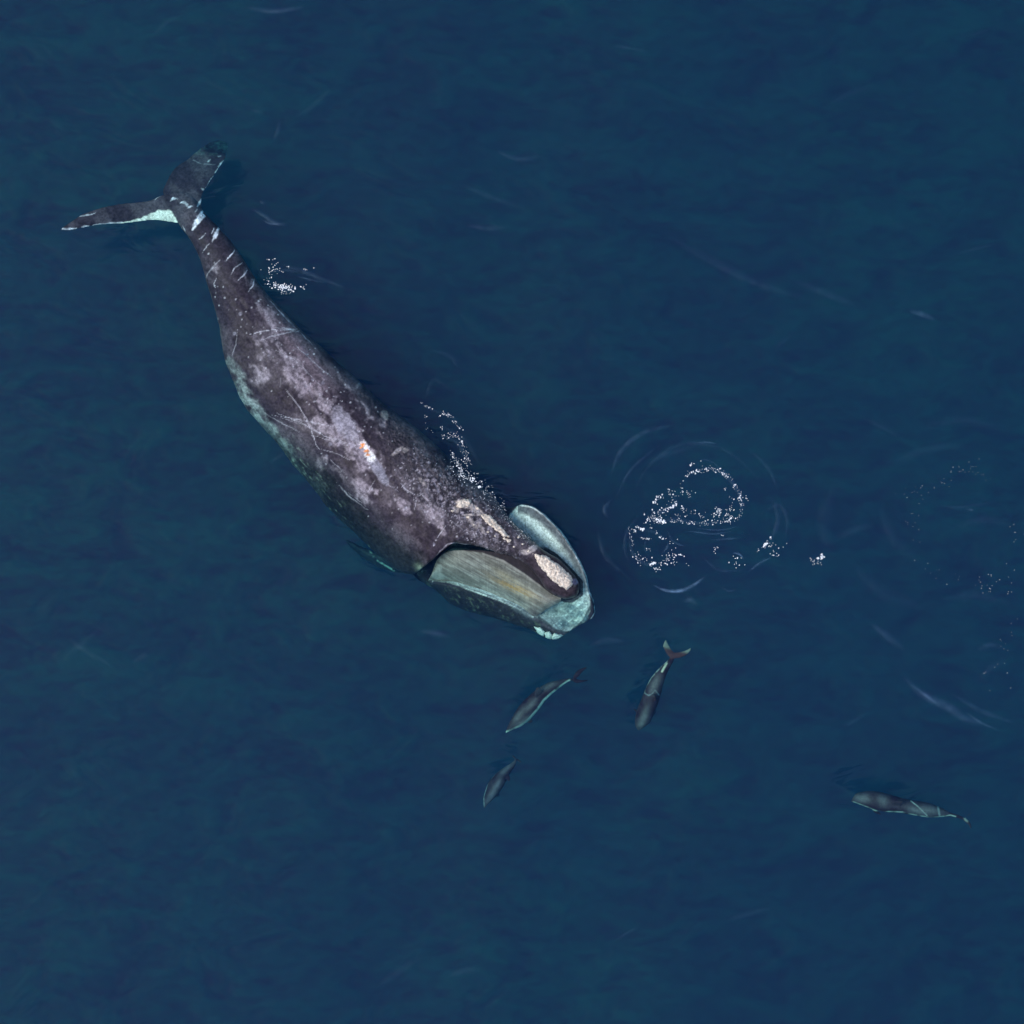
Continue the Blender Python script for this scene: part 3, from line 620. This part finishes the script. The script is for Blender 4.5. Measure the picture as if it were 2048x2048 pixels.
def p1(p, c, co):
    d = line_dist(p, [(1012,1464),(1024,1460),(1040,1452),(1058,1438),(1074,1420),(1088,1400),(1104,1386),(1122,1372),(1140,1360)])
    c = mix(c, (.50, .54, .46), (1 - sstep(1.0, 3.6, d)) * .9 * sstep(.15, .5, fbm(p[:, 0]/9, p[:, 1]/9, 3, 5)))
    for cx, cy, a, b, an in [(1046,1444,26,6,-35),(1096,1372,24,7,-25),(1036,1432,20,6,-50),(1062,1410,18,5,-50)]: c = mix(c, (.16,.135,.135), blob(p, cx, cy, a, b, an) * .7)
    return c
dolphin([(1011,1465,1012,1466,.0),(1013,1458,1018,1463),(1019,1445,1030,1458),(1027,1430,1044,1452),(1038,1412,1062,1437),(1056,1393,1079,1418),(1076,1377,1096,1396),(1098,1365,1114,1380),(1118,1360,1128,1369),(1134,1357,1140,1362),(1146,1357,1148,1361)],
  [fin([(1146,1354,1148,1362,0),(1150,1346,1158,1352,.0),(1160,1338,1166,1343,0),(1172,1334,1174,1336,0)], -1.45), fin([(1146,1356,1147,1364,0),(1154,1358,1152,1366,0),(1164,1360,1162,1365,0),(1176,1359,1176,1362,-.1)], -1.45),
   fin([(1070,1396,1086,1384,.12),(1069,1385,1082,1378,.25),(1072,1376,1078,1374,.36)], -1.4), fin([(1046,1440,1056,1430,-.1),(1054,1446,1064,1438,-.12),(1062,1446,1066,1442,-.14)], -1.45)],
  -1.5, p1, 'dolphin with a bright pale stripe along its belly, just below the whale chin')
def p2(p, c, co):
    d = line_dist(p, [(968,1612),(967,1594),(976,1563),(992,1545),(1025,1524)]); c = mix(c, (.40, .42, .44), (1 - sstep(.5, 1.9, d)) * .7 * sstep(.25, .55, fbm(p[:, 0]/9, p[:, 1]/9, 2, 5)))
    for cx, cy, a, b, an in [(984,1590,22,7,-60),(1012,1538,20,5,-45),(996,1568,12,5,-60)]: c = mix(c, (.16,.13,.15), blob(p, cx, cy, a, b, an) * .8)
    return c
dolphin([(968,1616,970,1616),(967,1609,973,1612),(967,1598,981,1604),(971,1580,996,1588),(979,1562,1007,1573),(992,1547,1015,1557),(1008,1535,1023,1543),(1021,1527,1030,1532),(1028,1521,1033,1524),(1031,1517,1034,1519)],
  [fin([(1029,1518,1034,1521,0),(1026,1515,1030,1514,0),(1024,1511,1026,1510,0)], -1.8), fin([(1031,1521,1034,1516,0),(1036,1523,1038,1519,0),(1042,1526,1043,1523,0)], -1.8),
   fin([(1010,1556,1018,1550,0),(1014,1560,1020,1554,.05),(1017,1563,1020,1560,.08)], -1.65), fin([(988,1592,994,1584,-.1),(994,1594,999,1588,-.15),(998,1592,1000,1590,-.2)], -1.75)],
  -1.75, p2, 'smallest dolphin, plain dark grey, lower left of the one with the pale belly stripe')
def p3(p, c, co):
    d = line_dist(p, [(1289,1387),(1292,1375),(1302,1356),(1318,1338),(1334,1322)]); c = mix(c, (.46, .46, .42), (1 - sstep(.5, 1.9, d)) * .75 * sstep(.25, .55, fbm(p[:, 0]/9, p[:, 1]/9, 2, 5)))
    d = line_dist(p, [(1324,1343),(1333,1327)]); c = mix(c, (.62, .54, .40), (1 - sstep(1.2, 3.0, d)) * .9)
    d = line_dist(p, [(1289,1386),(1297,1391),(1304,1388),(1310,1380),(1318,1390)]); c = mix(c, (.42, .44, .46), (1 - sstep(.5, 1.8, d)) * .4)
    for cx, cy, a, b, an in [(1310,1370,20,9,-70),(1290,1430,20,7,-70),(1283,1448,10,7,-60)]: c = mix(c, (.15,.13,.13), blob(p, cx, cy, a, b, an) * .8)
    w = (1 - sstep(1296, 1306, p[:, 1] - (p[:, 0] - 1350) * .25)); c = mix(c, (.24, .22, .18), w * .9); c = mix(c, (.09, .035, .035), (p[:, 1] < 1318) * (1 - w) * .8)
    return c
dolphin([(1276,1460,1279,1461,-.35),(1271,1453,1286,1456,-.32),(1270,1441,1298,1447,-.3),(1274,1420,1308,1428,-.25),(1282,1400,1316,1408,-.18),(1289,1382,1322,1388,-.1),(1298,1362,1327,1368,-.05),(1310,1345,1333,1350),(1324,1331,1340,1335),(1336,1320,1347,1322),(1343,1311,1350,1313),(1346,1306,1351,1307)],
  [fin([(1342,1318,1350,1306,0),(1334,1309,1343,1299,0),(1329,1300,1337,1289,0),(1326,1291,1333,1281,.0),(1329,1283,1333,1278,.0)], -1.2), fin([(1342,1318,1350,1305,0),(1354,1317,1358,1304,0),(1364,1314,1367,1302,0),(1374,1309,1375,1299,0),(1381,1301,1382,1295,0)], -1.2),
   fin([(1306,1404,1300,1388,.1),(1312,1402,1306,1388,.22),(1311,1394,1308,1388,.3)], -1.25), fin([(1280,1432,1276,1420,-.3),(1272,1426,1271,1418,-.35),(1268,1419,1268,1416,-.4)], -1.35), fin([(1302,1432,1306,1422,-.3),(1308,1430,1311,1422,-.35),(1312,1426,1313,1423,-.4)], -1.35)],
  -1.3, p3, 'dolphin diving head down with a pale crescent tail, right of the whale snout')
def p4(p, c, co):
    d = line_dist(p, [(1702,1602),(1726,1611),(1751,1621),(1768,1625),(1776,1623),(1804,1624),(1831,1630),(1864,1635),(1885,1633),(1900,1630),(1911,1633)]); c = mix(c, (.46, .48, .42), (1 - sstep(.5, 2.0, d)) * .75 * sstep(.25, .55, fbm(p[:, 0]/9, p[:, 1]/9, 2, 5)))
    d = line_dist(p, [(1822,1602),(1836,1613),(1854,1631)]); c = mix(c, (.6, .6, .55), (1 - sstep(.5, 1.8, d)) * .6)
    d = line_dist(p, [(1876,1614),(1879,1630)]); c = mix(c, (.34, .36, .36), (1 - sstep(1, 3, d)) * .7)
    for cx, cy, a, b, an in [(1724,1596,20,10,10),(1765,1600,12,10,70),(1858,1620,26,10,10),(1832,1622,18,6,20)]: c = mix(c, (.16,.14,.145), blob(p, cx, cy, a, b, an) * .75)
    c = mix(c, (.34, .30, .26), sstep(.3, .8, blob(p, 1932, 1639, 8, 4, 50)) * .8)
    return c
dolphin([(1702,1603,1704,1599),(1708,1605,1709,1590),(1724,1611,1728,1583),(1750,1620,1756,1583),(1776,1624,1784,1590),(1802,1626,1812,1598),(1830,1631,1838,1602),(1858,1635,1862,1607),(1882,1634,1884,1616),(1902,1633,1904,1626),(1918,1637,1920,1631),(1928,1640,1929,1636)],
  [fin([(1924,1640,1932,1634,0),(1930,1636,1938,1630,0),(1938,1628,1944,1624,0),(1949,1620,1950,1618,0)], -1.55), fin([(1922,1636,1932,1637,0),(1930,1644,1938,1642,0),(1937,1650,1942,1648,0),(1941,1658,1943,1656,0)], -1.55),
   fin([(1778,1608,1802,1612,.1),(1786,1603,1806,1607,.25),(1800,1602,1808,1603,.35)], -1.45), fin([(1742,1616,1752,1618,-.1),(1750,1626,1760,1626,-.15),(1760,1630,1763,1630,-.2)], -1.6)],
  -1.55, p4, 'dolphin swimming alone at the far right, head to the left')

# ------------------------------------------------------------ foam
foam_mat = plain_mat('foam_white', (.88, .87, .86), .5, 40, .06, .2, .01, .5)
ICO = bmesh.new(); bmesh.ops.create_icosphere(ICO, subdivisions=1, radius=1.0)
IV = np.array([v.co[:] for v in ICO.verts]); IF = [tuple(v.index for v in f.verts) for f in ICO.faces]; ICO.free()
def foam(bubbles, label):
    V, F = [], []
    for px, py, r in bubbles:
        z = skin_z(px, py); z = .02 if (z is None or z < .02) else z + .01
        x, y, z = P(px, py, z)
        b = len(V); a = random.uniform(0, 3.14); e = random.uniform(1.0, 1.5)
        q = IV * [r * e, r / e ** .5, r * .55]; ca, sa = math.cos(a), math.sin(a)
        q = np.stack([q[:, 0]*ca - q[:, 1]*sa + x, q[:, 0]*sa + q[:, 1]*ca + y, q[:, 2] + z], 1)
        V += q.tolist(); F += [tuple(k + b for k in f) for f in IF]
    o = mkobj('foam', V, F, foam_mat); tag(o, label, 'foam', 'foam patches on the sea', 'stuff'); return o
def along(pts, n, spread, r0, r1, clump=.5):
    n = int(n * .8); r0 *= .72; r1 *= .85
    pts = np.array(pts, float); d = np.r_[0, np.cumsum(np.hypot(*np.diff(pts, axis=0).T))]; out = []
    while len(out) < n:
        t_ = random.random() * d[-1]
        if vnoise(np.array([t_ / 9.0]), np.array([n * 1.37]), 5)[0] < clump and random.random() < .8: continue
        x = np.interp(t_, d, pts[:, 0]) + random.gauss(0, spread); y = np.interp(t_, d, pts[:, 1]) + random.gauss(0, spread)
        out.append((x, y, r0 + (r1 - r0) * random.random() ** 5))
    return out
def cloud(cx, cy, a, b, n, r0, r1, ang=0):
    c, s = math.cos(math.radians(ang)), math.sin(math.radians(ang)); out = []
    for _ in range(n):
        u, v = random.gauss(0, a), random.gauss(0, b); out.append((cx + u*c - v*s, cy + u*s + v*c, r0 + (r1-r0) * random.random() ** 3))
    return out
f_ = .009
foam(cloud(563,573,14,3.2,90,f_,.022,6) + cloud(578,578,7,3,25,f_,.025) + cloud(545,537,10,7,26,f_,.018) + along([(530,565),(540,545),(560,540)],14,3,f_,.018) + along([(560,585),(580,588)],14,2,f_,.016)
     + along([(572,533),(582,536)],6,1,f_,.018) + along([(607,538),(618,541)],9,1,f_,.018) + cloud(548,519,4,1,5,f_,.018) + cloud(628,535,1,1,1,f_,.018) + cloud(608,577,2,4,6,f_,.014),
     'small spatter of white foam in the water beside the narrow tail stock')
foam(along([(840,806),(852,812),(866,818)],22,1,f_,.018,.2) + along([(872,833),(890,826),(905,834),(912,848),(926,862)],70,2.2,f_,.022,.35) + along([(850,832),(855,850),(848,858),(862,862)],12,3,f_,.016)
     + along([(883,872),(896,876),(905,866),(922,880),(930,900),(934,930)],120,4,f_,.020,.3) + along([(900,905),(912,922),(922,938),(920,950),(930,955)],110,3,f_,.022,.2) + cloud(882,856,3,2,5,f_,.018),
     'curl of white foam off the right shoulder of the whale')
foam(along([(905,930),(925,950),(948,962),(975,985),(995,1010)],210,9,.008,.020,.2) + along([(1000,1012),(1020,1045),(1045,1068),(1068,1090)],150,5,.007,.014,.1) + cloud(943,957,3,3,6,.02,.045) + cloud(960,972,2,2,2,.03,.04),
     'froth along the waterline of the whale head')
foam(along([(1372,952),(1386,944),(1396,943),(1420,936),(1440,942),(1455,952)],120,2.6,f_,.026,.15) + along([(1380,930),(1396,924),(1400,922)],9,1.5,.014,.032) + along([(1455,952),(1468,968),(1478,986),(1484,1005),(1484,1020),(1478,1035),(1460,1044),(1442,1040)],80,3,f_,.024,.3)
     + along([(1460,990),(1462,1012),(1450,1034)],34,4,f_,.020,.2) + along([(1440,1044),(1420,1046),(1398,1048),(1372,1044),(1350,1040),(1330,1044),(1310,1040)],90,2.8,f_,.022,.2) + along([(1376,1016),(1392,1028),(1420,1032),(1450,1030)],44,4,f_,.020,.3)
     + along([(1442,1046),(1455,1042),(1464,1034),(1452,1030)],30,1.5,.012,.026,.1) + along([(1360,960),(1370,968),(1358,978),(1374,988)],16,4,f_,.018) + along([(1448,975),(1452,980)],5,1,.01,.018) + cloud(1438,1022,4,5,22,f_,.014) + cloud(1480,1000,3,5,8,.012,.034) + cloud(1494,998,3,6,4,f_,.016),
     'broken ring of bright foam right of the whale, the largest patch')
foam(along([(1310,1000),(1325,990),(1342,980),(1350,994),(1340,1004)],50,3.5,f_,.026,.2) + along([(1351,1003),(1353,1010),(1340,1016),(1330,1020)],60,1.2,.014,.030,.05) + along([(1330,1020),(1312,1030),(1295,1036),(1302,1038),(1328,1044)],110,5,f_,.026,.15)
     + along([(1310,1038),(1326,1043),(1330,1045)],24,1.4,.02,.042,.05) + along([(1363,1010),(1368,1022),(1372,1032)],24,2.4,.01,.030,.1) + along([(1340,985),(1370,990),(1385,987)],26,4,f_,.014) + cloud(1310,1006,3,2,6,.012,.03) + along([(1352,1024),(1362,1044)],12,2,f_,.018),
     'dense clump of foam at the left end of the broken ring')
foam(along([(1272,1065),(1268,1058),(1273,1054),(1282,1057)],34,1.2,.010,.026,.05) + cloud(1285,1058,2,1.5,6,.02,.034) + along([(1259,1056),(1260,1075),(1266,1090),(1264,1100),(1272,1115),(1280,1130)],46,2.2,f_,.018,.2) + along([(1280,1076),(1300,1078),(1305,1075)],20,1.2,f_,.020,.2)
     + along([(1298,1054),(1304,1056)],6,.8,.01,.02) + along([(1313,1066),(1322,1074),(1334,1080)],22,1.2,f_,.022,.2) + along([(1280,1092),(1296,1098),(1300,1100)],9,1.4,f_,.020) + along([(1272,1105),(1290,1120),(1310,1128),(1330,1124),(1340,1118)],44,2.4,f_,.022,.3) + cloud(1308,1127,3,1.4,8,.018,.034)
     + cloud(1340,1122,16,8,26,f_,.020) + cloud(1358,1110,5,1,6,.012,.026) + cloud(1314,1140,8,3,8,f_,.018) + cloud(1340,1098,5,10,10,f_,.014),
     'thin foam ring directly below the dense clump')
foam(along([(1516,1102),(1528,1094),(1536,1084),(1542,1078)],44,2.4,f_,.026,.1) + cloud(1545,1098,10,8,16,f_,.018) + along([(1548,1110),(1558,1112)],7,1,f_,.02) + cloud(1532,1088,2,2,10,.012,.030), 'slanting dash of foam to the right of the ring')
foam(cloud(1641,1114,5,2,22,f_,.026,-20) + cloud(1634,1124,7,5,16,f_,.012), 'lone small foam speck farthest from the ring')
foam(cloud(1474,1126,7,10,11,.010,.026) + cloud(1430,1098,4,4,8,f_,.014) + along([(1438,1071),(1448,1071)],7,.7,f_,.016), 'few loose bubbles between the ring and the dash')
foam(along([(1800,985),(1830,990),(1880,970),(1920,935),(1960,940),(1965,970)],60,9,.006,.0095,.3) + along([(1820,1020),(1826,1050),(1830,1110),(1870,1140),(1930,1160),(1990,1165)],30,8,.006,.0095,.3) + cloud(1980,1165,30,12,22,.006,.0095) + along([(2000,1330),(2010,1260),(2040,1240)],16,8,.006,.0095,.3) + cloud(2030,1100,8,40,9,.006,.009) + cloud(1990,1370,20,25,6,.006,.009),
     'scattered tiny bubbles near the right edge of the view')

# ------------------------------------------------------------ ripples on the surface
def build_ripples():
    m, t, N, L = new_mat('ripple_crest')
    out = N('ShaderNodeOutputMaterial'); gl = N('ShaderNodeBsdfGlossy'); gl.inputs['Roughness'].default_value = .2; gl.inputs['Color'].default_value = (.55, .8, 1, 1)
    tr = N('ShaderNodeBsdfTransparent'); mx = N('ShaderNodeMixShader'); at = N('ShaderNodeAttribute'); at.attribute_name = 'crest'
    tc = N('ShaderNodeTexCoord'); n = N('ShaderNodeTexNoise'); n.inputs['Scale'].default_value = 5; n.inputs['Detail'].default_value = 5; L(tc.outputs['Object'], n.inputs['Vector'])
    mr = N('ShaderNodeMapRange'); mr.inputs['From Min'].default_value = .35; mr.inputs['From Max'].default_value = .65; L(n.outputs['Fac'], mr.inputs['Value']); mr.inputs['To Min'].default_value = .35
    mu = N('ShaderNodeMath'); mu.operation = 'MULTIPLY'; L(at.outputs['Fac'], mu.inputs[0]); L(mr.outputs[0], mu.inputs[1])
    L(mu.outputs[0], mx.inputs[0]); L(tr.outputs[0], mx.inputs[1]); L(gl.outputs[0], mx.inputs[2]); L(mx.outputs[0], out.inputs[0])
    V, F, A = [], [], []
    def crest(pts, w, s, h=None):
        """a low wavelet: cross-section is a hump that faces the open sky"""
        pts = np.array(pts, float); k = 60; d = np.r_[0, np.cumsum(np.hypot(*np.diff(pts, axis=0).T))]; tt = np.linspace(0, d[-1], k)
        q = catmull([(*a, *(a + .01), 0, 0, 0) for a in pts], k)[:, :2] if len(pts) > 2 else np.stack([np.interp(tt, d, pts[:, 0]), np.interp(tt, d, pts[:, 1])], 1)
        dq = np.gradient(q, axis=0); dq /= np.linalg.norm(dq, axis=1)[:, None] + 1e-9; nn = np.stack([-dq[:, 1], dq[:, 0]], 1); m_ = 9; b = len(V)
        h = h if h is not None else w * S * .09
        for i in range(k):
            e = math.sin(math.pi * i / (k - 1)) ** .8; ww = w * (.35 + .65 * e)
            for j in range(m_):
                c = -1 + 2 * j / (m_ - 1); a = q[i] + nn[i] * c * ww
                V.append(P(a[0], a[1], .035 + h * e * math.cos(c * math.pi / 2) ** 1.5)); A.append(s * e * math.cos(c * math.pi / 2) ** 2)
        for i in range(k - 1):
            for j in range(m_ - 1):
                a = b + i*m_+j; F.append((a, a+1, a+m_+1, a+m_))
    for pts, w, s in RIPPLES: crest(pts, w * 1.6, s * .6)
    o = mkobj('ripples', V, F, m); set_attr(o.data, 'crest', np.array(A)); tag(o, 'faint glossy ripples and wavelets on the blue sea surface', 'ripples', None, 'stuff')
RIPPLES = [
 ([(1372,952),(1396,942),(1420,936),(1450,948),(1470,972),(1484,1005),(1478,1036),(1455,1044)],4,.10),([(1455,1044),(1400,1047),(1350,1040),(1310,1040),(1296,1036)],4,.10),([(1312,1030),(1335,1018),(1352,1005),(1344,992)],6,.14),
 ([(1266,1062),(1260,1085),(1272,1115),(1300,1130),(1335,1122)],3,.09),([(1280,1060),(1310,1064),(1335,1082)],3,.08),([(1195,1060),(1210,1110),(1250,1150)],4,.07),([(1540,990),(1556,1030),(1540,1090)],5,.08),([(1230,1000),(1262,940),(1320,890)],3,.07),
 ([(1500,900),(1540,940),(1556,985)],4,.06),([(1400,1110),(1440,1140),(1490,1140)],3,.07),([(840,812),(870,822),(905,834),(925,860)],3,.06),([(880,870),(915,885),(934,925)],4,.08),([(535,545),(570,540),(612,548)],3,.08),([(540,572),(570,578),(600,574)],5,.10),
 ([(1780,930),(1850,900),(1940,890)],9,.035),([(1760,1010),(1790,1080),(1850,1130)],11,.032),([(1700,1120),(1760,1180),(1860,1220)],12,.032),([(1830,860),(1920,840),(2010,860)],9,.035),([(1900,1060),(1960,1040),(2030,1050)],8,.04),([(1880,1200),(1950,1190),(2030,1210)],9,.035),([(1680,950),(1650,1040),(1670,1130)],14,.025),
 ([(1306,1170),(1330,1180),(1358,1182),(1384,1172),(1412,1152)],3.5,.55),([(1330,1182),(1356,1183),(1378,1176)],1.6,.6),([(1366,1204),(1384,1200),(1396,1212)],5,.14),
 ([(1464,1106),(1478,1108),(1488,1118)],1.8,.4),([(1497,1144),(1520,1126),(1544,1114)],2.4,.25),([(1222,950),(1240,905),(1280,870),(1350,848)],5,.12),([(1392,886),(1410,884),(1436,888)],1.5,.25),
 ([(1372,1062),(1400,1065),(1430,1068),(1464,1062)],1.6,.3),([(1420,1080),(1450,1078),(1482,1076)],1.8,.22),([(1390,1056),(1440,1060),(1480,1052)],1.4,.2),([(1216,1040),(1210,1015),(1222,1000)],4,.10),
 ([(1334,1060),(1346,1082),(1372,1094)],2,.16),([(1336,1084),(1334,1096),(1322,1106)],2,.18),([(1400,918),(1420,922),(1440,936)],1.2,.2),([(1300,1060),(1290,1100),(1310,1125)],1.2,.08),
 ([(1262,1130),(1250,1100),(1256,1060),(1280,1030)],3,.06),([(1440,1170),(1456,1182),(1478,1178)],2,.10),([(1260,1000),(1300,930),(1360,890),(1450,900),(1520,960)],4,.05),([(1520,1030),(1560,1010),(1575,1040),(1570,1080)],4,.06),
 ([(1806,1350),(1830,1376),(1860,1396),(1900,1416),(1930,1436),(1980,1452)],8,.16),([(1822,1368),(1846,1386),(1880,1412)],3,.25),([(1930,1422),(1960,1444),(1996,1460)],2,.25),([(1740,1245),(1775,1272),(1810,1300)],7,.10),([(1900,1385),(1960,1420),(2040,1450)],5,.08),
 ([(1955,1300),(1980,1290),(2010,1296)],5,.10),([(1930,1018),(1945,1020),(1936,1022)],2,.2),([(1870,1010),(1900,1014),(1990,1005)],3,.05),
 ([(505,418),(530,432),(556,448),(580,446)],4,.14),([(524,440),(545,448),(565,447)],2,.2),([(520,402),(530,408)],3,.1),([(560,528),(600,540),(650,560),(690,576)],4,.10),([(595,553),(625,560),(650,566)],2,.14),
 ([(930,450),(980,456),(1020,452)],5,.07),([(490,14),(540,22),(610,14)],5,.12),([(1820,622),(1850,630),(1870,640)],5,.22),([(1330,470),(1420,520),(1500,560),(1620,600)],8,.05),([(990,300),(1040,318),(1080,312)],5,.07),
 ([(840,1262),(880,1268),(900,1275)],6,.08),([(1220,90),(1270,98),(1300,104)],3,.06),([(900,360),(1000,400),(1060,420)],5,.04),([(850,800),(870,760),(900,780)],4,.04),([(960,990),(1010,990),(1030,1010)],3,.05),
 ([(880,850),(930,880),(960,930)],5,.05),([(1590,560),(1660,590),(1720,612)],7,.06),([(560,240),(556,262),(548,280)],4,.06),([(1180,1290),(1220,1280),(1250,1284)],6,.06),([(860,700),(905,715),(920,750)],4,.04)]
rr = random.Random(11)
for k in range(26):
    cx, cy = rr.uniform(20, 2028), rr.uniform(20, 2028)
    if 330 < cx < 1230 and abs((cy - 400) - (cx - 390) * 1.08) < 260: continue
    L_ = rr.uniform(14, 60); a = math.radians(rr.uniform(-42, -8) if rr.random() < .75 else rr.uniform(10, 40)); dx, dy = math.cos(a) * L_, math.sin(a) * L_
    RIPPLES.append(([(cx - dx, cy - dy), (cx + rr.uniform(-4, 4), cy + rr.uniform(-5, 5)), (cx + dx, cy + dy)], rr.uniform(2, 7), rr.uniform(.012, .05)))
build_ripples()
